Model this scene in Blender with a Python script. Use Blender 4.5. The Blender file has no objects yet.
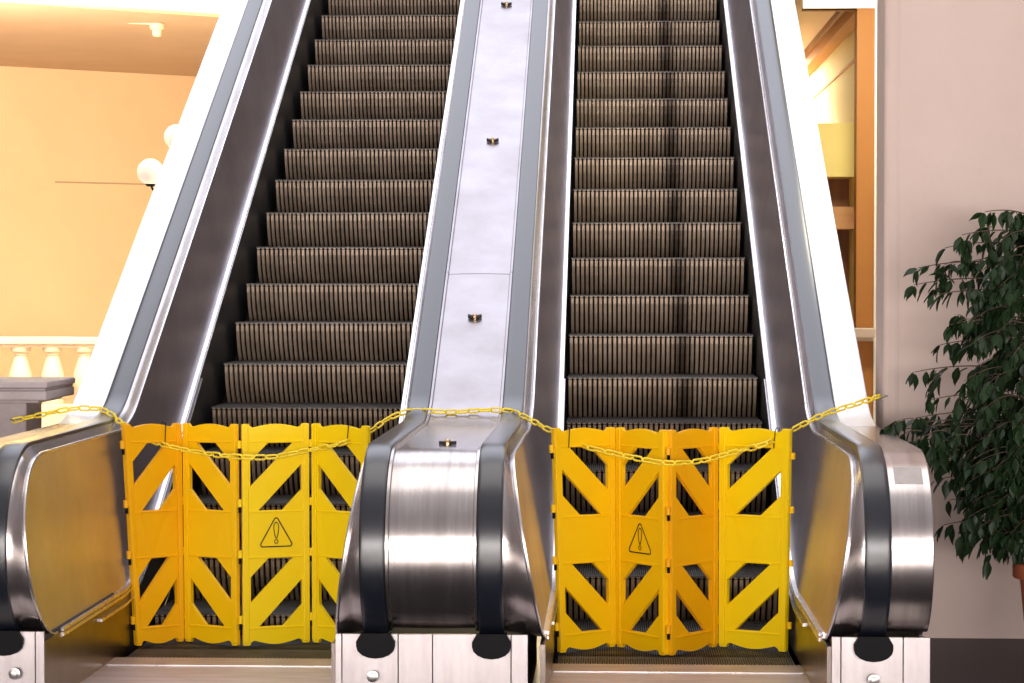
import bpy, bmesh, math, random
from mathutils import Vector, Matrix
from mathutils.geometry import tessellate_polygon
random.seed(7)
PI = math.pi
scn = bpy.context.scene
COL = scn.collection

# ------------------------------------------------------------------ camera
F_PX, PITCH, YAW = 2224.25, -0.02408, -0.04321
CAM = Vector((0.2137, -11.4149, 1.5856))
cd = bpy.data.cameras.new('camera'); cam = bpy.data.objects.new('camera', cd); COL.objects.link(cam)
cd.sensor_width = 36.0; cd.lens = F_PX / 1024.0 * 36.0; cd.clip_end = 300
FWD = Vector((math.sin(YAW)*math.cos(PITCH), math.cos(YAW)*math.cos(PITCH), math.sin(PITCH)))
RGT = Vector((math.cos(YAW), -math.sin(YAW), 0)); UPV = RGT.cross(FWD)
cam.location = CAM
cam.rotation_euler = Matrix((RGT, UPV, -FWD)).transposed().to_euler()
scn.camera = cam

def at(u, v, d):
    """world point seen at (u, v) whose distance along world Y from the camera is d"""
    r = FWD + RGT*((u-512)/F_PX) - UPV*((v-341.5)/F_PX)
    return CAM + r*(d/r.y)

# ------------------------------------------------------------------ world, light, exposure
scn.view_settings.view_transform = 'Standard'
scn.view_settings.look = 'None'
scn.view_settings.exposure = 0.36
scn.view_settings.gamma = 1.0
scn.view_settings.use_curve_mapping = False

w = bpy.data.worlds.new('world'); scn.world = w; w.use_nodes = True
nt = w.node_tree; nt.nodes.clear()
wo = nt.nodes.new('ShaderNodeOutputWorld'); bg = nt.nodes.new('ShaderNodeBackground')
tc = nt.nodes.new('ShaderNodeTexCoord'); sp = nt.nodes.new('ShaderNodeSeparateXYZ'); cr = nt.nodes.new('ShaderNodeValToRGB')
nt.links.new(tc.outputs['Generated'], sp.inputs[0]); nt.links.new(sp.outputs['Z'], cr.inputs[0])
e = cr.color_ramp.elements
e[0].position = 0.0; e[0].color = (0.16, 0.12, 0.11, 1)
e[1].position = 1.0; e[1].color = (0.7, 0.66, 0.66, 1)
x = e.new(0.25); x.color = (0.26, 0.215, 0.21, 1)
x = e.new(0.6); x.color = (0.34, 0.31, 0.32, 1)
nt.links.new(cr.outputs[0], bg.inputs[0]); bg.inputs[1].default_value = 0.9
nt.links.new(bg.outputs[0], wo.inputs[0])

def area(name, loc, target, sx, sy, power, color=(1, 1, 1), spread=PI):
    l = bpy.data.lights.new(name, 'AREA'); l.shape = 'RECTANGLE'; l.size = sx; l.size_y = sy
    l.energy = power; l.color = color; l.spread = spread
    o = bpy.data.objects.new(name, l); COL.objects.link(o); o.location = loc
    o.rotation_euler = (Vector(target)-Vector(loc)).to_track_quat('-Z', 'Y').to_euler()
    return o
area('skylight_ahead', (-0.3, 10.0, 15.0), (-0.3, 0, 0.5), 16, 10, 800, (0.82, 0.86, 1.0))
area('floor_patch_fill', (0.0, -5.6, 4.6), (0.0, -5.6, 0), 6, 1.0, 150, (1.0, 0.95, 0.92), 0.5)  # added unseen fill, brightens the floor patch mirrored in the newels
area('entrance_glow', (0.5, -15.0, 1.2), (0.3, 0.0, 1.0), 16, 1.7, 1080, (1.0, 0.93, 0.90))
area('overhead_fill', (0.0, -3.0, 11.0), (0.0, -2.0, 0.8), 10, 7.0, 300, (1.0, 0.94, 0.92))  # added overhead fill for barriers, risers and newel tops; no such lamp known
area('hall_light', (-6.0, 9.0, 4.1), (-5.2, 16.0, 2.0), 5, 3, 430, (1.0, 0.82, 0.62))
area('upper_hall_light', (-5.5, 6.5, 6.5), (-4.8, 12.0, 5.0), 3, 1.5, 500, (1.0, 0.85, 0.5))

# ------------------------------------------------------------------ materials
def mat(name, color, rough=0.5, metal=0.0, noise=None, bump=0.0, bscale=40.0, emit=None, spec=0.5, stretch=None, coat=0.0):
    m = bpy.data.materials.new(name); m.use_nodes = True; n = m.node_tree; b = n.nodes['Principled BSDF']
    b.inputs['Base Color'].default_value = (*color, 1); b.inputs['Roughness'].default_value = rough
    b.inputs['Metallic'].default_value = metal; b.inputs['Specular IOR Level'].default_value = spec
    if coat: b.inputs['Coat Weight'].default_value = coat; b.inputs['Coat Roughness'].default_value = 0.28
    tcn = n.nodes.new('ShaderNodeTexCoord'); mp = n.nodes.new('ShaderNodeMapping')
    n.links.new(tcn.outputs['Object'], mp.inputs[0])
    if stretch: mp.inputs['Scale'].default_value = stretch
    if noise:
        col2, scale, lo, hi = noise
        t = n.nodes.new('ShaderNodeTexNoise'); t.inputs['Scale'].default_value = scale; t.inputs['Detail'].default_value = 6
        t.inputs['Roughness'].default_value = 0.62
        r = n.nodes.new('ShaderNodeValToRGB'); r.color_ramp.elements[0].position = lo; r.color_ramp.elements[1].position = hi
        r.color_ramp.elements[0].color = (*color, 1); r.color_ramp.elements[1].color = (*col2, 1)
        n.links.new(mp.outputs[0], t.inputs['Vector']); n.links.new(t.outputs['Fac'], r.inputs[0])
        n.links.new(r.outputs[0], b.inputs['Base Color'])
    if bump:
        t2 = n.nodes.new('ShaderNodeTexNoise'); t2.inputs['Scale'].default_value = bscale; t2.inputs['Detail'].default_value = 4
        bn = n.nodes.new('ShaderNodeBump'); bn.inputs['Strength'].default_value = bump; bn.inputs['Distance'].default_value = 0.01
        n.links.new(mp.outputs[0], t2.inputs['Vector']); n.links.new(t2.outputs['Fac'], bn.inputs['Height'])
        n.links.new(bn.outputs[0], b.inputs['Normal'])
    if emit:
        b.inputs['Emission Color'].default_value = (*emit[0], 1); b.inputs['Emission Strength'].default_value = emit[1]
    return m

def brushed(name, color, col2, rough, rvar, scale, stretch, bump=0.05, aniso=0.0):
    m = mat(name, color, rough, 1.0, (col2, scale, 0.35, 0.7), bump, 60.0, stretch=stretch)
    n = m.node_tree; b = n.nodes['Principled BSDF']
    t = n.nodes.new('ShaderNodeTexNoise'); t.inputs['Scale'].default_value = 5.0; t.inputs['Detail'].default_value = 5
    mr = n.nodes.new('ShaderNodeMapRange'); mr.inputs['To Min'].default_value = rough-rvar; mr.inputs['To Max'].default_value = rough+rvar
    tcn = n.nodes.new('ShaderNodeTexCoord')
    n.links.new(tcn.outputs['Object'], t.inputs['Vector']); n.links.new(t.outputs['Fac'], mr.inputs['Value'])
    n.links.new(mr.outputs[0], b.inputs['Roughness'])
    b.inputs['Anisotropic'].default_value = aniso
    return m

M = {}
M['panel'] = brushed('panel_steel', (0.64, 0.61, 0.68), (0.50, 0.46, 0.52), 0.36, 0.06, 2.2, (1, 1, 1), 0.02)
M['newel'] = brushed('newel_steel', (0.60, 0.56, 0.55), (0.44, 0.40, 0.39), 0.24, 0.05, 2.0, (14, 1, 1), 0.03)
M['deck'] = brushed('deck_steel', (0.47, 0.445, 0.475), (0.38, 0.345, 0.36), 0.36, 0.08, 3.0, (1, 1, 1), 0.03)
M['outer_deck'] = mat('outer_deck_enamel', (0.90, 0.89, 0.90), 0.30, 0.35, ((0.82, 0.80, 0.82), 2.0, 0.4, 0.8), 0.0)
M['trim'] = brushed('bright_trim', (0.86, 0.84, 0.86), (0.70, 0.67, 0.68), 0.28, 0.05, 8.0, (1, 1, 1), 0.0)
M['base'] = brushed('base_plate_steel', (0.44, 0.40, 0.40), (0.36, 0.32, 0.32), 0.42, 0.06, 3.0, (6, 1, 1), 0.03)
M['plate'] = brushed('floor_plate_steel', (0.60, 0.54, 0.54), (0.44, 0.38, 0.38), 0.50, 0.08, 3.0, (1, 6, 1), 0.08)
M['skirt'] = mat('skirt_black', (0.012, 0.013, 0.013), 0.45, 0.0, ((0.03, 0.03, 0.028), 6, 0.4, 0.8))
M['low_skirt'] = brushed('lower_skirt_steel', (0.22, 0.18, 0.16), (0.14, 0.11, 0.10), 0.30, 0.06, 3.0, (1, 1, 1), 0.03)
M['rubber'] = mat('handrail_rubber', (0.004, 0.006, 0.012), 0.30, 0.0, ((0.008, 0.010, 0.018), 3, 0.4, 0.8), 0.02, 30, spec=0.62, coat=0.7)
M['black'] = mat('black_plastic', (0.003, 0.003, 0.004), 0.55, spec=0.12)
M['seam'] = mat('dark_seam', (0.03, 0.025, 0.025), 0.7)
M['bolt'] = mat('bolt_steel', (0.5, 0.48, 0.46), 0.3, 1.0, ((0.3, 0.28, 0.26), 30, 0.4, 0.7))
M['brass'] = mat('worn_brass', (0.65, 0.48, 0.28), 0.35, 1.0, ((0.4, 0.28, 0.15), 30, 0.4, 0.7))
M['tread'] = mat('tread_metal', (0.16, 0.155, 0.15), 0.5, 0.6, ((0.05, 0.045, 0.04), 9, 0.35, 0.75))
M['yellow'] = mat('barrier_plastic', (1.0, 0.60, 0.002), 0.36, 0.0, ((0.96, 0.53, 0.002), 3.0, 0.45, 0.8), 0.03, 60, spec=0.3)
M['lemon_plastic'] = mat('barrier_plastic_fresh', (1.0, 0.71, 0.002), 0.36, 0.0, ((0.98, 0.65, 0.002), 3.0, 0.45, 0.8), 0.03, 60, spec=0.3)
M['amber_plastic'] = mat('barrier_plastic_faded', (0.95, 0.48, 0.003), 0.36, 0.0, ((0.90, 0.40, 0.003), 3.0, 0.45, 0.8), 0.03, 60, spec=0.3)
M['chain'] = mat('chain_plastic', (0.97, 0.74, 0.03), 0.35, 0.0, ((0.92, 0.66, 0.03), 12.0, 0.4, 0.8))
M['ink'] = mat('sign_ink', (0.02, 0.01, 0.005), 0.6)
M['wall'] = mat('rough_plaster', (0.66, 0.53, 0.47), 0.85, 0.0, ((0.60, 0.47, 0.415), 1.6, 0.35, 0.75), 0.12, 18)
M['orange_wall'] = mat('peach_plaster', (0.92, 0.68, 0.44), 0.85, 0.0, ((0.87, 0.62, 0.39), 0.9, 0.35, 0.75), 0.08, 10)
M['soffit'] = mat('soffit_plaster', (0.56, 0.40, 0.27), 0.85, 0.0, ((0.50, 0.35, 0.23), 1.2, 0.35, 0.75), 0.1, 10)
M['fascia'] = mat('fascia_paint', (0.98, 0.86, 0.50), 0.6, 0.0, ((0.95, 0.80, 0.42), 2, 0.4, 0.7))
M['stone'] = mat('balustrade_stone', (0.74, 0.60, 0.46), 0.7, 0.0, ((0.62, 0.48, 0.35), 3.0, 0.35, 0.75), 0.15, 25)
M['grey_stone'] = mat('pedestal_stone', (0.46, 0.40, 0.40), 0.6, 0.0, ((0.34, 0.28, 0.27), 5.0, 0.35, 0.75), 0.15, 25)
M['floor'] = mat('pale_floor_stone', (0.70, 0.64, 0.60), 0.30, 0.0, ((0.60, 0.54, 0.50), 1.5, 0.35, 0.75))
M['dark_floor'] = mat('dark_floor_stone', (0.018, 0.015, 0.016), 0.45, 0.0, ((0.030, 0.025, 0.027), 2.0, 0.35, 0.75), spec=0.2)
M['white_paint'] = mat('white_frame_paint', (0.95, 0.93, 0.80), 0.4, 0.0, ((0.92, 0.89, 0.74), 3, 0.4, 0.7))
M['amber'] = mat('amber_paint', (0.52, 0.215, 0.04), 0.6, 0.0, ((0.46, 0.18, 0.035), 2.5, 0.35, 0.75))
M['cream'] = mat('cream_paint', (0.95, 0.85, 0.50), 0.7, 0.0, ((0.92, 0.80, 0.44), 1.5, 0.35, 0.75))
M['lemon'] = mat('yellow_paint', (0.95, 0.80, 0.28), 0.7, 0.0, ((0.92, 0.75, 0.24), 1.5, 0.35, 0.75))
M['pink_ceiling'] = mat('pink_ceiling_paint', (0.85, 0.66, 0.52), 0.8, 0.0, ((0.8, 0.6, 0.46), 1.5, 0.35, 0.75))
M['brown'] = mat('brown_wood', (0.34, 0.16, 0.06), 0.5, 0.0, ((0.24, 0.10, 0.035), 3.0, 0.35, 0.75), stretch=(8, 8, 1))
M['tan'] = mat('tan_wood', (0.62, 0.33, 0.14), 0.5, 0.0, ((0.54, 0.27, 0.10), 3.0, 0.35, 0.75), stretch=(1, 8, 8))
M['leaf'] = mat('ficus_leaf', (0.010, 0.024, 0.008), 0.45, 0.0, ((0.018, 0.042, 0.012), 7.0, 0.35, 0.75), spec=0.25)
M['bark'] = mat('ficus_bark', (0.07, 0.045, 0.03), 0.8, 0.0, ((0.12, 0.08, 0.055), 20, 0.4, 0.7), 0.3, 60)
M['terracotta'] = mat('terracotta', (0.45, 0.12, 0.05), 0.75, 0.0, ((0.36, 0.09, 0.04), 6.0, 0.35, 0.75), 0.15, 50)
M['soil'] = mat('soil', (0.03, 0.02, 0.015), 0.95, bump=0.5)
M['globe'] = mat('opal_globe', (0.80, 0.68, 0.64), 0.25, emit=((1.0, 0.88, 0.84), 0.2))
M['cream_plastic'] = mat('cream_plastic', (0.80, 0.66, 0.48), 0.5, 0.0, ((0.72, 0.58, 0.4), 8, 0.4, 0.7))

def riser_mat(name, stain_x):
    """ribbed aluminium with oily dirt; stain_x gives one long dark oil streak across the width"""
    m = mat(name, (0.64, 0.50, 0.37), 0.45, 0.35, ((0.32, 0.23, 0.16), 7.0, 0.30, 0.80))
    n = m.node_tree; b = n.nodes['Principled BSDF']
    src = b.inputs['Base Color'].links[0].from_socket
    tcn = n.nodes.new('ShaderNodeTexCoord'); s = n.nodes.new('ShaderNodeSeparateXYZ'); n.links.new(tcn.outputs['Object'], s.inputs[0])
    nz = n.nodes.new('ShaderNodeTexNoise'); nz.inputs['Scale'].default_value = 16; n.links.new(tcn.outputs['Object'], nz.inputs['Vector'])
    a = n.nodes.new('ShaderNodeMath'); a.operation = 'SUBTRACT'; n.links.new(s.outputs['X'], a.inputs[0]); a.inputs[1].default_value = stain_x
    ab = n.nodes.new('ShaderNodeMath'); ab.operation = 'ABSOLUTE'; n.links.new(a.outputs[0], ab.inputs[0])
    ad = n.nodes.new('ShaderNodeMath'); ad.operation = 'MULTIPLY_ADD'; n.links.new(nz.outputs['Fac'], ad.inputs[0]); ad.inputs[1].default_value = 0.07; n.links.new(ab.outputs[0], ad.inputs[2])
    r = n.nodes.new('ShaderNodeValToRGB'); r.color_ramp.elements[0].position = 0.045; r.color_ramp.elements[1].position = 0.11
    r.color_ramp.elements[0].color = (0.22, 0.20, 0.18, 1); r.color_ramp.elements[1].color = (1, 1, 1, 1)
    n.links.new(ad.outputs[0], r.inputs[0])
    mx = n.nodes.new('ShaderNodeMix'); mx.data_type = 'RGBA'; mx.blend_type = 'MULTIPLY'; mx.inputs['Factor'].default_value = 1.0
    n.links.new(src, mx.inputs[6]); n.links.new(r.outputs[0], mx.inputs[7]); n.links.new(mx.outputs[2], b.inputs['Base Color'])
    return m
M['riser_stained'] = riser_mat('riser_stained', 0.115)
M['riser'] = mat('riser_dirty', (0.60, 0.46, 0.34), 0.45, 0.35, ((0.27, 0.20, 0.145), 7.0, 0.30, 0.80))

# ------------------------------------------------------------------ helpers
def link(name, bm, m, parent=None, smooth=False, angle=40):
    me = bpy.data.meshes.new(name)
    bmesh.ops.recalc_face_normals(bm, faces=bm.faces[:])
    bm.to_mesh(me); bm.free()
    for mm in (m if isinstance(m, (list, tuple)) else [m]): me.materials.append(mm)
    o = bpy.data.objects.new(name, me); COL.objects.link(o)
    if smooth:
        me.shade_smooth()
        md = o.modifiers.new('split', 'EDGE_SPLIT'); md.split_angle = math.radians(angle)
    if parent:
        o.parent = parent; o.matrix_parent_inverse = Matrix.Translation(-parent.location) if parent.type == 'EMPTY' and parent.parent is None else Matrix.Identity(4)
    return o
def thing(name, label, cat, loc=(0, 0, 0), group=None):
    o = bpy.data.objects.new(name, None); COL.objects.link(o); o.location = loc; o.empty_display_size = 0.1
    o['label'] = label; o['category'] = cat
    if group: o['group'] = group
    return o
def tag(o, label, cat, group=None):
    o['label'] = label; o['category'] = cat
    if group: o['group'] = group
    return o
def struct(name, bm, m):
    o = link(name, bm, m); o['kind'] = 'structure'; return o

def box(bm, x0, x1, y0, y1, z0, z1, mi=0, bev=0.0):
    vs = [bm.verts.new((x, y, z)) for x in (x0, x1) for y in (y0, y1) for z in (z0, z1)]
    fs = []
    for q in ((0, 1, 3, 2), (4, 6, 7, 5), (0, 4, 5, 1), (2, 3, 7, 6), (0, 2, 6, 4), (1, 5, 7, 3)):
        f = bm.faces.new([vs[i] for i in q]); f.material_index = mi; fs.append(f)
    if bev:
        es = list({ed for f in fs for ed in f.edges})
        bmesh.ops.bevel(bm, geom=es, offset=bev, segments=2, affect='EDGES', profile=0.5)
    return vs
def boxm(x0, x1, y0, y1, z0, z1, bev=0.0):
    bm = bmesh.new(); box(bm, x0, x1, y0, y1, z0, z1, 0, bev); return bm
def grid(bm, rows, close=False, mi=0):
    """rows of points -> quads"""
    vr = [[bm.verts.new(p) for p in r] for r in rows]
    for a, b in zip(vr, vr[1:]):
        n = len(a)
        for i in range(n if close else n-1):
            j = (i+1) % n
            try:
                f = bm.faces.new((a[i], a[j], b[j], b[i])); f.material_index = mi
            except ValueError: pass
    return vr
def lathe(bm, prof, c, seg=24, mi=0):
    rows = [[(c[0]+r*math.cos(2*PI*i/seg), c[1]+r*math.sin(2*PI*i/seg), c[2]+z) for i in range(seg)] for r, z in prof]
    vr = grid(bm, rows, True, mi)
    bm.faces.new(list(reversed(vr[0]))).material_index = mi; bm.faces.new(vr[-1]).material_index = mi
def tube(bm, pts, rad, seg=8, mi=0, cap=True):
    pts = [Vector(p) for p in pts]; rows = []
    rads = rad if isinstance(rad, (list, tuple)) else [rad]*len(pts)
    nrm = None
    for i, p in enumerate(pts):
        t = (pts[min(i+1, len(pts)-1)] - pts[max(i-1, 0)]).normalized()
        if nrm is None:
            nrm = t.orthogonal().normalized()
        else:
            nrm = (nrm - t*nrm.dot(t)).normalized()
        b = t.cross(nrm)
        rows.append([p + (nrm*math.cos(2*PI*k/seg)+b*math.sin(2*PI*k/seg))*rads[i] for k in range(seg)])
    vr = grid(bm, rows, True, mi)
    if cap:
        bm.faces.new(list(reversed(vr[0]))).material_index = mi; bm.faces.new(vr[-1]).material_index = mi
def thick_sheet(rows_front, rows_back):
    """closed sheet between two point grids"""
    bm = bmesh.new()
    A = grid(bm, rows_front); B = grid(bm, rows_back)
    n, m = len(A), len(A[0])
    for i in range(n-1):
        bm.faces.new((A[i][0], A[i+1][0], B[i+1][0], B[i][0])); bm.faces.new((A[i][m-1], B[i][m-1], B[i+1][m-1], A[i+1][m-1]))
    for j in range(m-1):
        bm.faces.new((A[0][j], B[0][j], B[0][j+1], A[0][j+1])); bm.faces.new((A[n-1][j], A[n-1][j+1], B[n-1][j+1], B[n-1][j]))
    return bm

# ------------------------------------------------------------------ escalator geometry
RUN, RISE = 0.37326, 0.2155
SL = RISE/RUN; A30 = math.atan(SL)
Y_TOP = 9.0                       # the incline is built up to here
HR_H = 0.93                       # handrail above the nose line
Z_FLAT = 1.0
NR, NZ = 0.38, 0.62               # newel radius and centre height
NY = -2.985
BASE_Z, BASE_Y = 0.30, -3.20

def path_with_fillet(h, zflat, R, yend, n=14):
    """side view line: down the incline (z = SL*y + .9 + h), round the knee, along z = zflat to yend"""
    yk = (zflat-0.9-h)/SL
    T = R*math.tan(A30/2)
    p0 = Vector((yk+T*math.cos(A30), zflat+T*math.sin(A30)))
    c = Vector((yk-T, zflat+R))
    pts = [Vector((Y_TOP, SL*Y_TOP+0.9+h))]
    ys = Y_TOP
    while ys-0.6 > p0.x+0.3:
        ys -= 0.6; pts.append(Vector((ys, SL*ys+0.9+h)))
    for i in range(n+1):
        a = A30*(1-i/n)
        pts.append(Vector((c.x+R*math.sin(a), c.y-R*math.cos(a))))
    k = 5; y0 = pts[-1].x
    for i in range(1, k+1): pts.append(Vector((y0+(yend-y0)*i/k, zflat)))
    return pts
def newel_path(theta_end=57, n=30):
    pts = path_with_fillet(HR_H, Z_FLAT, 0.75, NY)
    for i in range(1, n+1):
        a = math.radians(90 - (90+theta_end)*i/n)
        pts.append(Vector((NY-NR*math.cos(a), NZ+NR*math.sin(a))))
    return pts
def normals(pts):
    out = []
    for i in range(len(pts)):
        t = (pts[min(i+1, len(pts)-1)]-pts[max(i-1, 0)]).normalized()
        out.append(Vector((-t.y, t.x)) * -1)
    return out
def sweep(prof, pts, close=True):
    """profile points (x, n) along a side-view path"""
    ns = normals(pts)
    rows = [[(px, p.x+n.x*pn, p.y+n.y*pn) for px, pn in prof] for p, n in zip(pts, ns)]
    bm = bmesh.new(); vr = grid(bm, rows, close)
    if close:
        bm.faces.new(list(reversed(vr[0]))); bm.faces.new(vr[-1])
    return bm
TOPP = newel_path(57)
HRP = newel_path(62)
# check the orientation of the normal: must point up on the flat
if normals(TOPP)[20].y < 0:
    _n = normals
    def normals(pts): return [-v for v in _n(pts)]

def low_path(dz=0.0, yend=-2.93):
    return path_with_fillet(0.27+dz, 0.262+dz, 1.15, yend, 12)
def z_low(y):
    pts = low_path()
    if y <= pts[-1].x: return pts[-1].y
    for a, b in zip(pts, pts[1:]):
        if b.x <= y <= a.x: return b.y+(a.y-b.y)*(y-b.x)/(a.x-b.x)
    return SL*y+0.9+0.27

def handrail(parent, cx):
    hw = 0.047; pr = []
    for i in range(13):
        a = PI*i/12
        pr.append((cx+hw*math.cos(a)*1.0, -0.012+0.014*math.sin(a)**0.40 if 0 < i < 12 else -0.012))
    pr += [(cx-hw-0.002, -0.022), (cx-hw+0.010, -0.030), (cx+hw-0.010, -0.030), (cx+hw+0.002, -0.022)]
    o = link('handrail', sweep(pr, HRP), M['rubber'], parent, True, 50)
    # black rubber boot where the rail runs into the base
    bm = bmesh.new(); pts = []
    w_, top, bot = 0.072, BASE_Z+0.004, BASE_Z-0.09
    for i in range(9):
        a = PI*i/8
        pts.append((w_*math.cos(a) if True else 0, 0))
    out = [(-w_*0.75, top), (-w_, top-0.03)]
    for i in range(9):
        a = PI+PI*i/8*1.0
        out.append((w_*math.cos(a) if abs(math.cos(a)) < 1 else w_*math.cos(a), (bot+0.045)+0.045*math.sin(a)))
    out += [(w_, top-0.03), (w_*0.75, top)]
    fr = [bm.verts.new((cx+a, BASE_Y-0.022, b)) for a, b in out]; bk = [bm.verts.new((cx+a, BASE_Y+0.03, b)) for a, b in out]
    bm.faces.new(fr); bm.faces.new(list(reversed(bk)))
    for i in range(len(out)):
        j = (i+1) % len(out); bm.faces.new((fr[i], bk[i], bk[j], fr[j]))
    link('handrail_boot', bm, M['black'], parent)
    return o

def strip(name, parent, x0, x1, n0, n1, m, pts=None):
    lo, hi = min(x0, x1), max(x0, x1)
    b = min(0.003, (hi-lo)/3, abs(n1-n0)/3)
    pr = [(lo, n0), (lo, n1-b), (lo+b, n1), (hi-b, n1), (hi, n1-b), (hi, n0)]
    return link(name, sweep(pr, pts or TOPP), m, parent, True, 30)

def inner_side(parent, xs, cx, gw=0.027):
    """panel, trims, skirt, newel cheek of one balustrade side; xs = skirt face, cx = handrail centre"""
    s = 1 if cx > xs else -1                      # outward direction
    xt = cx - s*(0.047+gw)                             # top edge of the panel
    kx = (xt-xs)/(Z_FLAT-0.05-0.262)              # slant of the panel per metre of height
    X = lambda y, z: xs + s*0.012 + kx*(z-z_low(y))
    # --- panel: columns in y, from the lower trim to the inside of the top path
    r_in = NR-0.055
    top = [(p.x+n.x*-0.05, p.y+n.y*-0.05) for p, n in zip(TOPP, normals(TOPP))]
    n_flat = [i for i, p in enumerate(TOPP) if p.x >= NY-1e-6]
    top_main = [top[i] for i in n_flat]
    rows = []
    for (y, z) in top_main:
        zl = z_low(y)
        rows.append([(X(y, zl+(z-zl)*j/8), y, zl+(z-zl)*j/8) for j in range(9)])
    # newel end: from centre line to the frontmost point
    yc, zc = NY, NZ; zb = z_low(-2.93)
    thc = None
    arc = []
    for i in range(1, 15):
        a = PI/2 - (PI/2)*i/14
        y = yc-r_in*math.cos(a); zt = zc+r_in*math.sin(a)
        # lower edge: corner at bottom (y=-2.93, z=zb) then the arc up
        k = (yc-y)/r_in
        zlow_arc = zc-math.sqrt(max(0, 1-k*k))*(zc-zb)
        arc.append((y, zlow_arc, zt))
    for y, z0, z1 in arc:
        rows.append([(X(y, z0+(z1-z0)*j/8), y, z0+(z1-z0)*j/8) for j in range(9)])
    back = [[(px+s*0.006, py, pz) for px, py, pz in r] for r in rows]
    panel = link('inner_panel', thick_sheet(rows, back), M['panel'], parent, True, 60)
    # --- the panel edge, in order, used by trims and by the cheek
    edge = [(y, z1) for y, z0, z1 in arc] + [(y, z0) for y, z0, z1 in reversed(arc[:-1])] + [(yc, zb)]
    full = [(y, z) for y, z in top_main] + edge
    # edge trim: a slim bright bead following the panel's outline
    bm = bmesh.new()
    tube(bm, [(X(y, z)-s*0.004, y, z) for y, z in full], 0.0065, 6)
    link('edge_trim', bm, M['trim'], parent, True, 60)
    # --- cheek: steel between the panel's front edge and the handrail
    rows = []
    xo = cx - s*0.045
    nrm_ = normals(TOPP)
    idx = [i for i, p in enumerate(TOPP)]
    outer = [(p.x-n.x*0.014, p.y-n.y*0.014) for p, n in zip(TOPP, nrm_)]
    n0 = len(top_main)
    eo = outer[n0:]                                # newel arc, outer curve
    m_ = len(edge)
    rows = []
    for i in range(n0): rows.append([(X(*top_main[i])+s*0.002, *top_main[i]), (xo, *outer[i])])
    for i in range(m_):
        f = i/(m_-1)*(len(eo)-1); a = int(f); b = min(a+1, len(eo)-1); t = f-a
        oy = eo[a][0]+(eo[b][0]-eo[a][0])*t; oz = eo[a][1]+(eo[b][1]-eo[a][1])*t
        ey, ez = edge[i]
        rows.append([(X(ey, ez)+s*0.002, ey, ez), (X(ey, ez)*0.45+xo*0.55, ey*0.45+oy*0.55, ez*0.45+oz*0.55), (xo, oy, oz)])
    rows = [r if len(r) == 3 else [r[0], tuple((r[0][k]+r[1][k])/2 for k in range(3)), r[1]] for r in rows]
    back = [[(px+s*0.008, py, pz) for px, py, pz in r] for r in rows]
    link('newel_cheek', thick_sheet(rows, back), M['newel'], parent, True, 50)
    # --- lower trim: two bright ribs along the foot of the panel
    lp = low_path()
    for dn, w_ in ((0.004, 0.024), (-0.016, 0.012)):
        x0 = xs - s*0.006 + (s*0.0 if dn > 0 else 0); 
        pr = [(x0, dn-0.006), (x0, dn+0.006), (x0+s*w_, dn+0.010), (x0+s*w_, dn-0.006)]
        link('lower_trim', sweep(pr, lp), M['trim'], parent, True, 40)
    # --- skirt
    rows, back = [], []
    for p in lp:
        zb_ = max(-0.05, p.y-0.62)
        rows.append([(xs, p.x, zb_+(p.y-zb_)*j/2) for j in range(3)]); back.append([(xs+s*0.02, p.x, zb_+(p.y-zb_)*j/2) for j in range(3)])
    up = [r for r in rows if r[0][1] > -1.75]; upb = back[:len(up)]
    link('skirt', thick_sheet(up, upb), M['skirt'], parent)
    lo_r = rows[len(up)-1:]; lo_b = back[len(up)-1:]
    lo_r.append([(xs, BASE_Y+0.005, 0.262*j/2-0.01*0) for j in range(3)]); lo_b.append([(xs+s*0.02, BASE_Y+0.005, 0.262*j/2) for j in range(3)])
    link('lower_skirt', thick_sheet(lo_r, lo_b), M['low_skirt'], parent)
    # short second rail that guides the skirt brush near the comb
    y0 = -2.35
    box_pts = [p for p in low_path(-0.055) if p.x > -2.45 and p.x < 0.3]
    if len(box_pts) > 2:
        pr = [(xs-s*0.012, -0.006), (xs-s*0.012, 0.006), (xs, 0.006), (xs, -0.006)]
        link('skirt_guard', sweep(pr, box_pts), M['trim'], parent, True, 40)

def step_mesh(m, width=1.004):
    """tread and riser of one escalator step, origin at the middle of its nose"""
    bm = bmesh.new(); hw = width/2
    # body under the riser ribs
    prof = [(0.010+0.090*(d/RISE)**2.0, -d) for d in [0.006, 0.05, 0.10, 0.15, RISE+0.02]]
    grid(bm, [[(-hw, y+0.002, z), (hw, y+0.002, z)] for y, z in prof], mi=1)
    n = 38; p = width/n
    for i in range(n):
        x0 = -hw+p*(i+0.13); x1 = -hw+p*(i+0.84); xm0, xm1 = x0+0.002, x1-0.002
        rows = [[(x0, y+0.002, z), (xm0, y-0.011, z), (xm1, y-0.011, z), (x1, y+0.002, z)] for y, z in prof]
        grid(bm, rows, mi=0)
    # nose bar
    box(bm, -hw, hw, 0.0, 0.02, -0.010, -0.002, 2)
    # tread base and cleats
    box(bm, -hw, hw, 0.0, RUN+0.105, -0.018, -0.009, 1)
    n = 100; p = width/n
    for i in range(n):
        x0 = -hw+p*(i+0.25); x1 = x0+p*0.5
        box(bm, x0, x1, -0.003, RUN+0.085, -0.010, 0.0, 2)
    me = bpy.data.meshes.new('step'); bm.to_mesh(me); bm.free()
    for k in (m, M['black'], M['tread']): me.materials.append(k)
    return me

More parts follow.
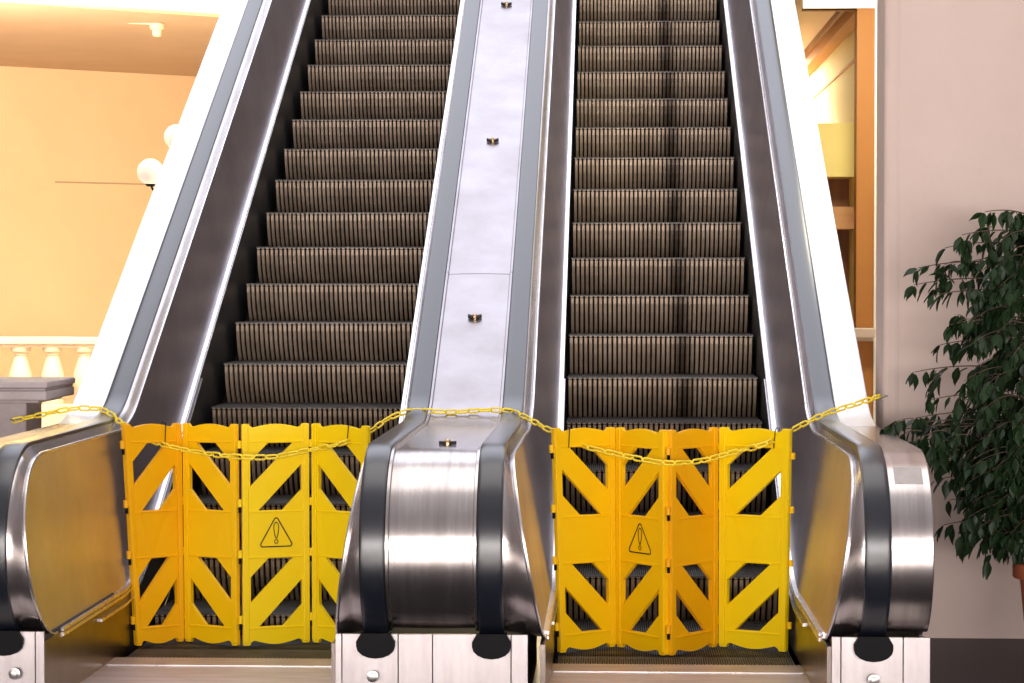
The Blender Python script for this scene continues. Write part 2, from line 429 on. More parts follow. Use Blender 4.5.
def steps(parent, xc, phase, m, comb_y):
    me = step_mesh(m)
    for k in range(-7, 20):
        y = (k+phase)*RUN; z = 0.9+(k+phase)*RISE
        if z < 0: z = -0.002
        if y < comb_y-RUN: continue
        o = bpy.data.objects.new('step', me); COL.objects.link(o)
        o.parent = parent; o.location = (xc-parent.location.x, y-parent.location.y, z-parent.location.z)

def comb_plate(parent, x0, x1, comb_y):
    bm = bmesh.new()
    box(bm, x0, x1, BASE_Y+0.05, comb_y, -0.03, 0.006, 0)
    n = 60; p = (x1-x0)/n
    for i in range(n):
        a = x0+p*(i+0.3); box(bm, a, a+p*0.4, comb_y, comb_y+0.03, -0.008, 0.003, 0)
    link('comb_plate', bm, M['plate'], parent)
    link('comb_lip', boxm(x0+0.01, x1-0.01, comb_y-0.20, comb_y-0.19, 0.006, 0.010), M['trim'], parent)
    link('landing_plate', boxm(x0-0.0, x1+0.0, -3.45, BASE_Y+0.045, -0.03, 0.006), M['plate'], parent)

def bolt(parent, x, z, y=BASE_Y-0.03):
    bm = bmesh.new()
    lathe(bm, [(0.022, 0.0), (0.022, 0.004), (0.013, 0.006), (0.012, 0.014), (0.006, 0.015)], (0, 0, 0), 16)
    bmesh.ops.transform(bm, matrix=Matrix.Translation((x, y+0.002, z)) @ Matrix.Rotation(PI/2, 4, 'X'), verts=bm.verts[:])
    link('bolt', bm, M['bolt'], parent, True, 30)

def base_plates(parent, xs_list, y_back=-2.0):
    """upright steel plates closing the foot of the newel, one per gap between seams"""
    x0, x1 = xs_list[0], xs_list[-1]
    link('base_core', boxm(x0+0.006, x1-0.006, BASE_Y+0.008, y_back, 0.0, BASE_Z-0.02), M['seam'], parent)
    for a, b in zip(xs_list, xs_list[1:]):
        link('base_panel', boxm(a+0.0012, b-0.0012, BASE_Y-0.004, BASE_Y+0.012, 0.0, BASE_Z, 0.0015), M['base'], parent)

# ================================================================== right escalator
XR0, XR1 = -0.018, 1.022          # skirt faces
HR = {'r': 1.190, 'mr': -0.217, 'ml': -0.648, 'l': -2.043}
XL0, XL1 = -1.893, -0.815
right = thing('escalator', 'right escalator, the one beside the plaster wall and ficus, with an oil-streaked staircase', 'escalator', (0.5, -1.0, 0), 'paired escalators')
left = thing('escalator', 'left escalator, the one beside the stone pedestal, rising past the peach wall', 'escalator', (-1.35, -1.0, 0), 'paired escalators')
del right['group']; del left['group']
steps(right, 0.5015, 0.0, M['riser_stained'], -2.10)
steps(left, -1.354, 0.3045, M['riser'], -2.02)
comb_plate(right, XR0, XR1, -2.10)
comb_plate(left, XL0, XL1, -2.02)
inner_side(right, XR0, HR['mr'], 0.034); inner_side(right, XR1, HR['r'], 0.026)
inner_side(left, XL0, HR['l'], 0.040); inner_side(left, XL1, HR['ml'], 0.010)
for p, ks in ((right, ('mr', 'r')), (left, ('l', 'ml'))):
    for k in ks: handrail(p, HR[k])
# guide strips that show beside each handrail
for p, k in ((right, 'mr'), (right, 'r'), (left, 'l'), (left, 'ml')):
    strip('handrail_channel', p, HR[k]-0.040, HR[k]+0.040, -0.055, -0.028, M['black'])

def outer_deck(parent, xa, xb, s):
    """wide deck outside the handrail, wraps over the newel and down its front; side cladding hangs below"""
    ns = normals(TOPP)
    split = [i for i, p in enumerate(TOPP) if p.x > -1.62][-1]
    def sheet(i0, i1, name, m, n=-0.020):
        lo, hi = min(xa, xb), max(xa, xb)
        pts = TOPP[i0:i1]
        pr = [(lo, n-0.012), (lo, n-0.003), (lo+0.004, n), (hi-0.004, n), (hi, n-0.003), (hi, n-0.012)]
        bm = sweep(pr, pts); return link(name, bm, m, parent, True, 30)
    sheet(0, split+1, 'outer_deck', M['outer_deck'])
    sheet(split, len(TOPP), 'newel_front', M['newel'])
    # side cladding
    rows, back = [], []
    for p, n in list(zip(TOPP, ns)):
        if p.x < NY-0.001: break
        zt = p.y-0.03; zb = max(0.0, SL*p.x-0.5)
        rows.append([(xb-s*0.012, p.x, zb+(zt-zb)*j/3) for j in range(4)]); back.append([(xb-s*0.022, p.x, zb+(zt-zb)*j/3) for j in range(4)])
    for i in range(1, 13):
        a = PI/2*(1-i/12); y = NY-(NR-0.03)*math.cos(a); zt = NZ+(NR-0.03)*math.sin(a)
        zb = 0.0 if y > BASE_Y+0.12 else NZ-math.sqrt(max(0, (NR-0.03)**2-(NY-y)**2))
        rows.append([(xb-s*0.012, y, zb+(zt-zb)*j/3) for j in range(4)]); back.append([(xb-s*0.022, y, zb+(zt-zb)*j/3) for j in range(4)])
    link('side_cladding', thick_sheet(rows, back), M['base'], parent)
outer_deck(right, HR['r']+0.046, 1.392, 1)
outer_deck(left, HR['l']-0.046, -2.245, -1)
for p, x0, x1 in ((right, XR1+0.015, 1.40), (left, -2.25, XL0-0.0)):
    s1 = HR['r'] if p is right else HR['l']
    if p is right: base_plates(p, [x0, x0+0.035, s1+0.11, x1])
    else: base_plates(p, [x0, s1-0.06, x1-0.035, x1])
bolt(right, HR['r'], 0.145); bolt(left, -2.0, 0.145)
# small white sticker on the right outer newel
pts_ = [Vector((NY-NR*math.cos(math.radians(a)), NZ+NR*math.sin(math.radians(a)))) for a in range(58, 43, -2)]
bm = sweep([(1.262, -0.0215), (1.262, -0.0185), (1.365, -0.0185), (1.365, -0.0215)], pts_); link('sticker', bm, mat('sticker_white', (0.42, 0.39, 0.38), 0.5, noise=((0.34, 0.31, 0.30), 20, 0.4, 0.7)), right)

for p, x0, x1 in ((right, XR0, XR1), (left, XL0, XL1)):
    rows, back = [], []
    for q in low_path():
        zz = max(-0.10, q.y-0.60)
        rows.append([(x0, q.x, zz), (x1, q.x, zz)]); back.append([(x0, q.x, zz-0.02), (x1, q.x, zz-0.02)])
    link('truss_pan', thick_sheet(rows, back), M['black'], p)
# ================================================================== middle deck and newel
mid = thing('escalator_divider', 'brushed steel deck and rounded newel between the two escalators', 'escalator deck', (-0.43, -1.0, 0))
xa, xb = HR['ml']+0.049, HR['mr']-0.049
sp_i = [i for i, p in enumerate(TOPP) if p.x > -1.80][-1]
seam_i = [i for i, p in enumerate(TOPP) if p.x > -0.2][-1]
def deck_piece(i0, i1, name, m, pts=None):
    n = -0.024
    pts = pts or TOPP[i0:i1]
    pr = [(xa, n-0.012), (xa, n+0.012), (xa+0.010, n+0.012), (xa+0.014, n)] + [(xa+0.014+(xb-xa-0.028)*j/6, n+0.003*math.sin(PI*j/6)) for j in range(1, 6)] + [(xb-0.014, n), (xb-0.010, n+0.012), (xb, n+0.012), (xb, n-0.012)]
    return link(name, sweep(pr, pts), m, mid, True, 30)
ysm = -0.268
upper = [p for p in TOPP if p.x > ysm] + [Vector((ysm+0.002, SL*(ysm+0.002)+0.9+HR_H))]
lower = [Vector((ysm-0.002, SL*(ysm-0.002)+0.9+HR_H))] + [p for p in TOPP if p.x < ysm-0.01]
deck_piece(0, 0, 'deck', M['deck'], upper)
k_ = [i for i, p in enumerate(lower) if p.x > -1.70][-1]
deck_piece(0, 0, 'deck', M['deck'], lower[:k_+1])
deck_piece(0, 0, 'newel_front', M['newel'], lower[k_:])
base_plates(mid, [-0.801, -0.775, -0.565, -0.437, -0.145, -0.0815])
bolt(mid, HR['ml']-0.01, 0.145)
def stud(y, xm=None):
    """low riveted anti-slide stud: brass dome between two dark lugs"""
    if y > -1.4: z = SL*y+0.9+HR_H; a = A30
    else: z = Z_FLAT; a = 0
    xm = xm or (xa+xb)/2; M4 = Matrix.Translation((xm, y, z-0.020)) @ Matrix.Rotation(a, 4, 'X')
    bm = bmesh.new(); lathe(bm, [(0.013, -0.004), (0.014, 0.012), (0.010, 0.020), (0.004, 0.023)], (0, 0, 0), 14)
    bmesh.ops.transform(bm, matrix=M4, verts=bm.verts[:]); d = link('anti_slide_stud', bm, M['brass'], mid, True, 40)
    for s in (-1, 1):
        bm = bmesh.new()
        pts = [(s*0.012, -0.014), (s*0.034, 0.004), (s*0.032, 0.016), (s*0.012, 0.006)]
        lo = [bm.verts.new((px, py, 0)) for px, py in pts]; hi = [bm.verts.new((px, py, 0.014)) for px, py in pts]
        bm.faces.new(lo); bm.faces.new(hi)
        for i in range(4): j = (i+1) % 4; bm.faces.new((lo[i], lo[j], hi[j], hi[i]))
        bmesh.ops.transform(bm, matrix=M4, verts=bm.verts[:])
        q = link('stud_lug', bm, M['seam'], None); q.parent = d; q.matrix_parent_inverse = d.matrix_parent_inverse.inverted() @ Matrix.Identity(4) if False else Matrix.Identity(4)
        q.parent = d
for u, v in ((503, 2), (492, 138), (474, 314), (447, 446)):
    # ray hits the deck line z = SL*y+.9+HR_H
    r = at(u, v, 1.0)-CAM
    y = (CAM.z - (0.9+HR_H) - r.z*0 - SL*0) 
    # solve CAM.z + r.z*t = SL*(CAM.y+t)+.9+HR_H
    t = (SL*CAM.y+0.9+HR_H-CAM.z)/(r.z-SL)
    yy = CAM.y+t
    if yy < -1.44: yy = -2.86
    stud(yy, -0.405 if yy < -2 else None)

# ================================================================== folding barriers
def panel_map(TL, TR, BL, BR):
    n = ((TR-TL).cross(BL-TL)).normalized()
    if n.y > 0: n = -n                          # towards the viewer
    def f(s, t, d=0.0):
        return (TL*(1-s)+TR*s)*(1-t)+(BL*(1-s)+BR*s)*t + n*d
    return f
def solid(f, outer, holes, d0, d1, sub_n=None):
    bm = bmesh.new()
    loops = [outer]+holes
    tri = tessellate_polygon([[Vector((a, b, 0)) for a, b in lp] for lp in loops])
    flat = [p for lp in loops for p in lp]
    fr = [bm.verts.new(f(a, b, d1)) for a, b in flat]; bk = [bm.verts.new(f(a, b, d0)) for a, b in flat]
    for t in tri:
        try: bm.faces.new([fr[i] for i in t]); bm.faces.new([bk[i] for i in reversed(t)])
        except ValueError: pass
    o = 0
    for lp in loops:
        n = len(lp)
        for i in range(n):
            j = (i+1) % n
            bm.faces.new((fr[o+i], fr[o+j], bk[o+j], bk[o+i]))
        o += n
    return bm
def barrier_panel(parent, post_a, post_b, direction, sign=None, my='yellow'):
    """post = (bottom, top). direction +1: band rises to the right"""
    f0 = panel_map(post_a[1], post_b[1], post_a[0], post_b[0])
    g = 0.034
    f = lambda s, t, d=0: f0(g+(1-2*g)*s, t, d)
    top, bot = [], []
    # arched top edge with a notch beside each stile
    def edge(sgn):
        pts = [(0.0, 0.004), (0.02, 0.0), (0.10, 0.0), (0.125, 0.012), (0.17, 0.017)]
        for i in range(1, 10):
            a = i/10; pts.append((0.17+0.66*a, 0.017-0.016*math.sin(PI*a)))
        pts += [(0.83, 0.017), (0.875, 0.012), (0.90, 0.0), (0.98, 0.0), (1.0, 0.004)]
        return pts
    te = edge(1); be = [(a, 1-b*1.25) for a, b in reversed(te)]
    outer = te+be
    holes = []
    for t0, t1 in ((0.088, 0.393), (0.610, 0.917)):
        A = [(0, .27), (.35, 0), (.83, 0), (0, .65)]; B = [(1, .32), (1, .70), (.63, 1), (.16, 1)]
        for H in (A, B):
            h = [(0.118+0.764*a, t0+(t1-t0)*b) for a, b in H]
            if direction < 0: h = [(1-a, b) for a, b in h]
            holes.append(h)
    pan = link('barrier_panel', solid(f, outer, holes, -0.012, 0.008), M[my], parent)
    md = pan.modifiers.new('bevel', 'BEVEL'); md.width = 0.0025; md.segments = 2; md.limit_method = 'ANGLE'; md.angle_limit = math.radians(50)
    # raised rim round the panel: stiles and window beads
    bm = bmesh.new()
    def bar(s0, t0, s1, t1, w_s, w_t, d0=0.006, d1=0.014):
        q = [(s0, t0), (s1, t0), (s1, t1), (s0, t1)]
        fr = [bm.verts.new(f(a, b, d1)) for a, b in q]; bk = [bm.verts.new(f(a, b, d0)) for a, b in q]
        bm.faces.new(fr); bm.faces.new(list(reversed(bk)))
        for i in range(4): j = (i+1) % 4; bm.faces.new((fr[i], fr[j], bk[j], bk[i]))
    for a, b in ((0.004, 0.088), (0.912, 0.996)):
        bar(a, 0.004, b, 0.988, 0, 0)
    for t in (0.078, 0.395, 0.600, 0.920): bar(0.088, t, 0.912, t+0.008, 0, 0, 0.006, 0.011)
    rim = link('panel_rim', bm, M[my], None); rim.parent = pan
    md = rim.modifiers.new('bevel', 'BEVEL'); md.width = 0.0022; md.segments = 2; md.limit_method = 'ANGLE'
    # hinge knuckles and dark pins on the left post line
    for t in (0.075, 0.34, 0.57, 0.865):
        bm = bmesh.new()
        c0 = f0(0, t, 0.004); c1 = f0(0, t+0.035, 0.004); tube(bm, [c0, c1], 0.011, 10)
        q = link('hinge_knuckle', bm, M[my], None, True, 40); q.parent = pan
        bm = bmesh.new(); tube(bm, [f0(0, t+0.036, 0.006), f0(0, t+0.062, 0.006)], 0.0065, 8)
        q = link('hinge_pin', bm, M['black'], None, True, 40); q.parent = pan
    if sign:
        bm = bmesh.new(); W = (post_b[0]-post_a[0]).length; Hh = (post_a[1]-post_a[0]).length
        cs, ct = sign
        def P(x, y, d): return f(cs+x/W, ct-y/Hh, d)
        def line(pts, w, closed):
            n = len(pts)
            L = []; R_ = []
            for i in range(n):
                a = Vector(pts[(i-1) % n] if closed or i else pts[i]); b = Vector(pts[(i+1) % n] if closed or i < n-1 else pts[i])
                t = (b-a).normalized(); nn = Vector((-t.y, t.x)); p = Vector(pts[i])
                L.append(bm.verts.new(P(*(p+nn*w), 0.0095))); R_.append(bm.verts.new(P(*(p-nn*w), 0.0095)))
            for i in range(n if closed else n-1):
                j = (i+1) % n; bm.faces.new((L[i], L[j], R_[j], R_[i]))
        r = 0.010; tri = []
        for (cx, cy, a0) in ((0, 0.062, 30), (-0.072, -0.062+0.008, 150), (0.072, -0.054, 270)):
            for k in range(7):
                a = math.radians(a0+120-k*20) if False else math.radians({30: 150, 150: 270, 270: 390}[a0]-120+0*k)
                break
        def corner(cx, cy, a_from):
            return [(cx+r*math.cos(math.radians(a_from+k*20)), cy+r*math.sin(math.radians(a_from+k*20))) for k in range(7)]
        tri = corner(0, 0.055, 30) + corner(-0.066, -0.052, 150) + corner(0.066, -0.052, 270)
        line(tri, 0.0028, True)
        drop = []
        for k in range(20):
            a = 2*PI*k/20; yy = math.sin(a)
            drop.append((0.0155*math.cos(a)*(0.72+0.28*yy), 0.010+0.036*yy))
        line(drop, 0.0022, True)
        line([(0.0085*math.cos(2*PI*k/14), -0.040+0.0085*math.sin(2*PI*k/14)) for k in range(14)], 0.002, True)
        q = link('warning_sign', bm, M['ink'], None); q.parent = pan
        q['label'] = 'black outlined warning triangle with an exclamation mark'
        md = q.modifiers.new('thick', 'SOLIDIFY'); md.thickness = 0.0006
    return pan

def posts(rows):
    out = []
    for ub, vb, db, ut, vt, dt in rows:
        q = at(ub, vb, 1.0)-CAM; b = CAM+q*((0.003-CAM.z)/q.z); t = at(ut, vt, dt); out.append((b, t))
    return out
DB = lambda v: 1.5856*F_PX/(v-288)
L_posts = posts([(134, 646, 9.85, 120.5, 424, 9.66), (184.5, 641, 10.00, 182, 423, 9.95), (240.5, 646, 9.83, 239, 424, 9.80), (312, 642, 9.96, 311, 423, 9.92), (368, 646, 9.80, 371, 426, 9.72)])
R_posts = posts([(557, 653, 9.68, 550.5, 428, 9.62), (616.5, 646, 9.86, 616, 427, 9.84), (667.5, 656, 9.60, 667.5, 430, 9.56), (717.5, 646, 9.86, 718, 427, 9.84), (789, 652, 9.68, 793.5, 429, 9.60)])
bl = thing('folding_barrier', 'yellow plastic folding barrier across the left escalator', 'barrier', (L_posts[2][0].x, L_posts[2][0].y, 0.0))
br = thing('folding_barrier', 'yellow plastic folding barrier across the right escalator', 'barrier', (R_posts[2][0].x, R_posts[2][0].y, 0.0))
for root, P_, dirs, sg, cols in ((bl, L_posts, (1, -1, 1, -1), 2, ('amber_plastic', 'yellow', 'lemon_plastic', 'lemon_plastic')), (br, R_posts, (-1, 1, -1, 1), 1, ('yellow', 'yellow', 'amber_plastic', 'lemon_plastic'))):
    for i in range(4):
        barrier_panel(root, P_[i], P_[i+1], dirs[i], (0.5, 0.495) if i == sg else None, cols[i])
    # end post caps with lugs
    b, t = P_[4]
    for k in (0.12, 0.36, 0.60, 0.88):
        bm = bmesh.new(); c = t*(1-k)+b*k; tube(bm, [c+Vector((0.0, 0, 0.014)), c+Vector((0.0, 0, -0.014))], 0.010, 8)
        link('hinge_lug', bm, M['yellow'], root, True, 40)

# ================================================================== chain
def catmull(P, n=14):
    out = []
    for i in range(len(P)-1):
        p0, p1, p2, p3 = P[max(i-1, 0)], P[i], P[i+1], P[min(i+2, len(P)-1)]
        for k in range(n):
            t = k/n
            out.append(0.5*((2*p1)+(p2-p0)*t+(2*p0-5*p1+4*p2-p3)*t*t+(3*p1-p0-3*p2+p3)*t**3))
    out.append(P[-1]); return out
ck = [(12, 421, 9.95), (40, 415, 9.97), (72, 409, 9.98), (98, 409, 9.95), (112, 415, 9.90), (124, 425, 9.80), (148, 437, 9.94), (158, 443, 9.86), (190, 451, 9.80),
      (228, 456, 9.66), (270, 457, 9.68), (310, 450, 9.78), (340, 444, 9.72), (356, 438, 9.84), (371, 431, 9.86), (388, 419, 9.95), (412, 411, 10.0), (450, 412, 10.0), (492, 410, 10.0), (516, 413, 9.96), (551, 431, 9.74),
      (572, 440, 9.80), (590, 448, 9.68), (640, 459, 9.50), (668, 463, 9.44), (700, 461, 9.55), (735, 452, 9.66), (762, 445, 9.58), (780, 437, 9.72), (796, 428, 9.72), (825, 414, 9.86), (856, 404, 9.98), (880, 396, 10.06)]
cp = catmull([at(*k) for k in ck])
chain = thing('plastic_chain', 'yellow plastic link chain strung from the stone pedestal through both barriers to the wall', 'chain', tuple(at(12, 421, 9.95)))
bm = bmesh.new(); L_, W_ = 0.060, 0.030
lp = []
hl, r_ = (L_-W_)/2, W_/2-0.0046
for k in range(9): a = -PI/2+PI*k/8; lp.append((hl+r_*math.cos(a), r_*math.sin(a), 0))
for k in range(9): a = PI/2+PI*k/8; lp.append((-hl+r_*math.cos(a), r_*math.sin(a), 0))
rows = []
for i, p in enumerate(lp):
    p = Vector(p); t = (Vector(lp[(i+1) % 18])-Vector(lp[i-1])).normalized(); nn = Vector((-t.y, t.x, 0)); zz = Vector((0, 0, 1))
    rows.append([p+(nn*math.cos(2*PI*k/8)+zz*math.sin(2*PI*k/8))*0.0046 for k in range(8)])
rows.append(rows[0]); grid(bm, rows, True); bmesh.ops.remove_doubles(bm, verts=bm.verts[:], dist=1e-5)
bmesh.ops.recalc_face_normals(bm, faces=bm.faces[:])
lm = bpy.data.meshes.new('chain_link'); bm.to_mesh(lm); bm.free(); lm.materials.append(M['chain']); lm.shade_smooth()
tot = sum((b-a).length for a, b in zip(cp, cp[1:])); NL = min(99, int(tot/0.0445)); pitch = tot/NL
acc = 0; tgt = pitch/2; idx = 0
for a, b in zip(cp, cp[1:]):
    d = (b-a).length
    while tgt <= acc+d and idx < NL:
        c = a+(b-a)*((tgt-acc)/d); t = (b-a).normalized()
        o = bpy.data.objects.new('chain_link', lm); COL.objects.link(o); o.parent = chain
        rot = t.to_track_quat('X', 'Z').to_matrix().to_4x4() @ Matrix.Rotation(math.radians((35 if idx % 2 else 120)+random.uniform(-12, 12)), 4, 'X')
        o.matrix_basis = Matrix.Translation(c-chain.location) @ rot
        tgt += pitch; idx += 1
    acc += d
# black ties holding the chain to the top rails
for (u, d), P_, lab in (((163, 9.84), L_posts, 'black cable tie on the leftmost panel of the left barrier'), ((350, 9.78), L_posts, 'black cable tie on the panel of the left barrier nearest the middle newel'),
                  ((568, 9.67), R_posts, 'black cable tie on the panel of the right barrier nearest the middle newel'), ((777, 9.65), R_posts, 'black cable tie on the rightmost panel of the right barrier')):
    # find the panel under it
    x = at(u, 432, d).x
    for (b0, t0), (b1, t1) in zip(P_, P_[1:]):
        if t0.x <= x <= t1.x:
            s = (x-t0.x)/(t1.x-t0.x); f = panel_map(t0, t1, b0, b1)
            bm = bmesh.new(); pts = [f(s, 0.002, 0.012), f(s-0.01, 0.04, 0.012), f(s-0.02, 0.086, 0.012), f(s-0.02, 0.092, -0.004), f(s-0.02, 0.086, -0.017), f(s-0.01, 0.04, -0.017), f(s, 0.0, -0.017), f(s, -0.004, -0.003), f(s, 0.002, 0.012)]
            tube(bm, pts, 0.0022, 6)
            tag(link('cable_tie', bm, M['black'], None, True, 60), lab, 'cable tie')

# ================================================================== room
YW = -1.30
bm = bmesh.new()
box(bm, -14, 14, -20, BASE_Y-1.2, -0.1, -0.001); box(bm, -14, XL0-0.02, BASE_Y-1.2, 30, -0.1, -0.001)
box(bm, XL1+0.0, XR0, BASE_Y-1.2, 30, -0.1, -0.001); box(bm, XR1+0.0, 1.42, BASE_Y-1.2, 30, -0.1, -0.001)
box(bm, XL0-0.02, XL1, BASE_Y-1.2, 30, -0.4, -0.26); box(bm, XR0, XR1, BASE_Y-1.2, 30, -0.4, -0.26)
box(bm, 1.42, 14, BASE_Y-1.2, 30, -0.1, -0.006)
struct('floor', bm, M['floor'])
bm = bmesh.new(); box(bm, -14, 14, -5.1, -3.46, -0.001, 0.005, 0, 0.002); box(bm, XL1, XR0, -3.46, BASE_Y-0.01, -0.001, 0.005); struct('dark_reflection_strip', bm, M['dark_floor'])  # unseen dark strip, added so the newel feet mirror something dark
dk = struct('trim_1', boxm(1.42, 6.0, -3.45, YW, -0.006, 0.0), M['dark_floor'])
# right-hand wall, facing the viewer, with a rounded arris and a shallow pier at its left end
xw = at(884, 300, 10.115).x
bm = bmesh.new()
xp = at(900, 300, 10.09).x
box(bm, xp, 7.0, YW, YW+0.30, 0.0, 6.0)
vs = [(xw, YW+0.012), (xw+0.008, YW+0.002), (xw+0.02, YW-0.004), (xp-0.018, YW-0.004), (xp-0.006, YW-0.002), (xp, YW+0.0), (xp, YW+0.3), (xw, YW+0.3)]
lo = [bm.verts.new((a, b, 0)) for a, b in vs]; hi = [bm.verts.new((a, b, 6)) for a, b in vs]
bm.faces.new(lo); bm.faces.new(hi)
for i in range(len(vs)): j = (i+1) % len(vs); bm.faces.new((lo[i], lo[j], hi[j], hi[i]))
struct('wall_right', bm, M['wall'])
# hook plate where the chain ends
pw = at(882, 396, 10.10)
bm = bmesh.new(); tube(bm, [(pw.x+0.03, YW, pw.z), (pw.x+0.012, YW-0.03, pw.z), (pw.x, YW-0.045, pw.z-0.004), (pw.x-0.01, YW-0.035, pw.z-0.012)], 0.003, 8)
tag(link('wall_hook', bm, M['bolt'], None, True, 60), 'small metal hook on the plaster wall holding the chain end', 'hook')

# door frame and corridor behind, right
D1 = 14.0
def fr(u0, u1, v0, v1, d, th, m, name, parent=None, kind=None, bev=0.0):
    a = at(u0, v1, d); b = at(u1, v0, d)
    o = link(name, boxm(a.x, b.x, a.y, a.y+th, a.z, b.z, bev), m, parent)
    if kind: o['kind'] = kind
    return o
z0f = 0.0
bm = bmesh.new()
a = at(875, 8, D1); b = at(886, 8, D1); c = at(700, -6, D1); c.x = 1.43
box(bm, a.x, b.x+0.25, a.y, a.y+0.1, 0, at(0, -30, D1).z); box(bm, c.x, a.x, a.y, a.y+0.1, a.z, at(0, -30, D1).z)
struct('trim_2', bm, M['white_paint'])
bm = bmesh.new()
a2 = at(857.5, 12, D1); c2 = at(700, 12, D1); c2.x = 1.43
box(bm, a2.x, a.x, a.y+0.02, a.y+0.16, 0, a.z); box(bm, c2.x, a2.x, a.y+0.02, a.y+0.16, at(0, 11.5, D1).z, a.z)
struct('trim_3', bm, M['amber'])
# corridor: right wall receding, cornice beam, ceiling, far wall
XC = at(876, 100, 14.3).x
bm = boxm(XC, XC+0.15, 3.2, 16, 0, 6); struct('wall_corridor', bm, M['cream'])
zc_ = at(870, -14, 14.3).z
struct('ceiling', boxm(1.43, XC+0.1, 2.9, 16, zc_, zc_+0.15), M['pink_ceiling'])
pz = at(0, 4, 14.3)
bm = boxm(XC-0.10, XC, 3.1, 15.9, zc_-0.13, zc_, 0.006); struct('trim_4', bm, M['amber'])
bm = boxm(XC-0.125, XC-0.10, 3.1, 15.9, zc_-0.045, zc_, 0.003); struct('trim_5', bm, M['brown'])
bm = boxm(XC-0.012, XC, 3.1, 15.9, at(0, 56, 14.9).z, at(0, 54, 14.9).z); struct('trim_6', bm, M['amber'])
struct('wall_back', boxm(1.43, XC, 15.9, 16.05, 0, zc_), M['cream'])
# partition with shelves standing in the corridor
D2 = 14.5
cab = thing('shelf_partition', 'tall cabinet with yellow top panel and brown shelves inside the lit doorway', 'cabinet', (at(830, 300, D2).x, at(830, 300, D2).y, 0))
a = at(770, 177, D2); b = at(858.5, 123, D2)
link('top_panel', boxm(a.x, b.x+0.05, a.y, a.y+0.35, a.z, b.z, 0.004), M['lemon'], cab)
zt = a.z; z1 = at(0, 208, D2).z; z2 = at(0, 230, D2).z
link('back_panel', boxm(a.x, b.x+0.05, a.y+0.30, a.y+0.35, 0, zt), M['brown'], cab)
link('side_panel', boxm(a.x, a.x+0.03, a.y, a.y+0.30, 0, zt), M['brown'], cab)
p855 = at(854, 200, D2).x
link('side_panel', boxm(p855, b.x+0.05, a.y+0.0, a.y+0.30, 0, zt), M['lemon'], cab)
link('shelf', boxm(a.x+0.03, p855, a.y-0.01, a.y+0.30, z2, z1, 0.004), M['tan'], cab)
z3 = at(0, 330, D2).z; z4 = at(0, 338, D2).z
link('shelf', boxm(a.x+0.03, p855, a.y-0.01, a.y+0.30, z4, z3, 0.004), M['tan'], cab)
# cream ledge fixed to the amber jamb
a = at(852, 338, 13.9); b = at(875, 328, 13.9)
bm = boxm(a.x, b.x, a.y-0.03, a.y+0.10, a.z, b.z, 0.008); box(bm, a.x+0.02, b.x-0.01, a.y, a.y+0.10, a.z-0.02, a.z)
lg = tag(link('ledge', bm, M['stone'], None), 'small cream ledge on the amber door jamb', 'ledge')

# light of the doorway room, plus an added fill on its frame
def lamp(name, loc, target, sx, sy, power, color): return area(name, loc, target, sx, sy, power, color)
lamp('corridor_light', (1.55, 7.5, 3.45), (1.62, 7.5, 1.5), 0.2, 7.0, 950, (1.0, 0.86, 0.55))
lamp('door_frame_fill', (1.80, 1.0, 3.35), (1.78, 2.6, 1.9), 0.35, 0.3, 24, (1.0, 0.90, 0.66))  # added unseen fill standing in front, brightens the door frame

# left: peach wall, soffit and fascia (turned 35 degrees)
wd = Vector((1.19, 0.80, 0)).normalized(); wn = Vector((wd.y, -wd.x, 0))
A = at(0, 66, 27.0); ZS = A.z
def slab(p0, p1, thick, z0, z1):
    q = [p0, p1, p1-wn*thick, p0-wn*thick]; bm = bmesh.new()
    lo = [bm.verts.new((p.x, p.y, z0)) for p in q]; hi = [bm.verts.new((p.x, p.y, z1)) for p in q]
    bm.faces.new(lo); bm.faces.new(hi)
    for i in range(4): j = (i+1) % 4; bm.faces.new((lo[i], lo[j], hi[j], hi[i]))
    return bm
struct('wall_left', slab(A-wd*8, A+wd*9, 0.3, 0.0, ZS+3.5), M['orange_wall'])
E1 = at(216, 11, (ZS-CAM.z)*F_PX/277); E1.z = ZS
dist = (E1-A).dot(wn)
P0 = E1-wd*12; P1 = E1+wd*6
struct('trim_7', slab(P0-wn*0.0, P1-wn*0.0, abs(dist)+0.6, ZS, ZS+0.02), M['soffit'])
struct('trim_8', slab(P0+wn*0.02, P1+wn*0.02, 0.25, ZS-0.02, ZS+1.6), M['fascia'])
# low picture moulding and crack-like groove on the wall
g0 = A+wd*((at(48, 184, 27.6)-A).dot(wd)); g1 = A+wd*((at(130, 186, 28.6)-A).dot(wd)); zg = at(90, 185, 28).z
struct('trim_9', slab(g0+wn*0.012, g1+wn*0.012, 0.02, zg, zg+0.02), M['soffit'])
# small fitting under the soffit
q = at(157, 29, 22.7)
dq = (ZS-CAM.z)
fit = thing('ceiling_spotlight', 'small cream spotlight on an arm beneath the peach soffit', 'spotlight', (q.x, q.y, ZS-0.001))
bm = bmesh.new(); lathe(bm, [(0.05, -0.02), (0.05, 0.0)], (q.x, q.y, ZS), 16); link('mount', bm, M['cream_plastic'], fit, True, 40)
bm = bmesh.new(); tube(bm, [(q.x, q.y, ZS-0.01), (q.x, q.y, q.z+0.04)], 0.012, 8); tube(bm, [(q.x-0.30, q.y, q.z+0.07), (q.x, q.y, q.z+0.05)], 0.012, 8); link('arm', bm, M['cream_plastic'], fit, True, 40)
bm = bmesh.new(); lathe(bm, [(0.03, -0.08), (0.045, -0.07), (0.05, -0.01), (0.075, 0.0), (0.075, 0.05), (0.045, 0.06)], (q.x, q.y, q.z), 18); link('lamp_head', bm, M['cream_plastic'], fit, True, 40)

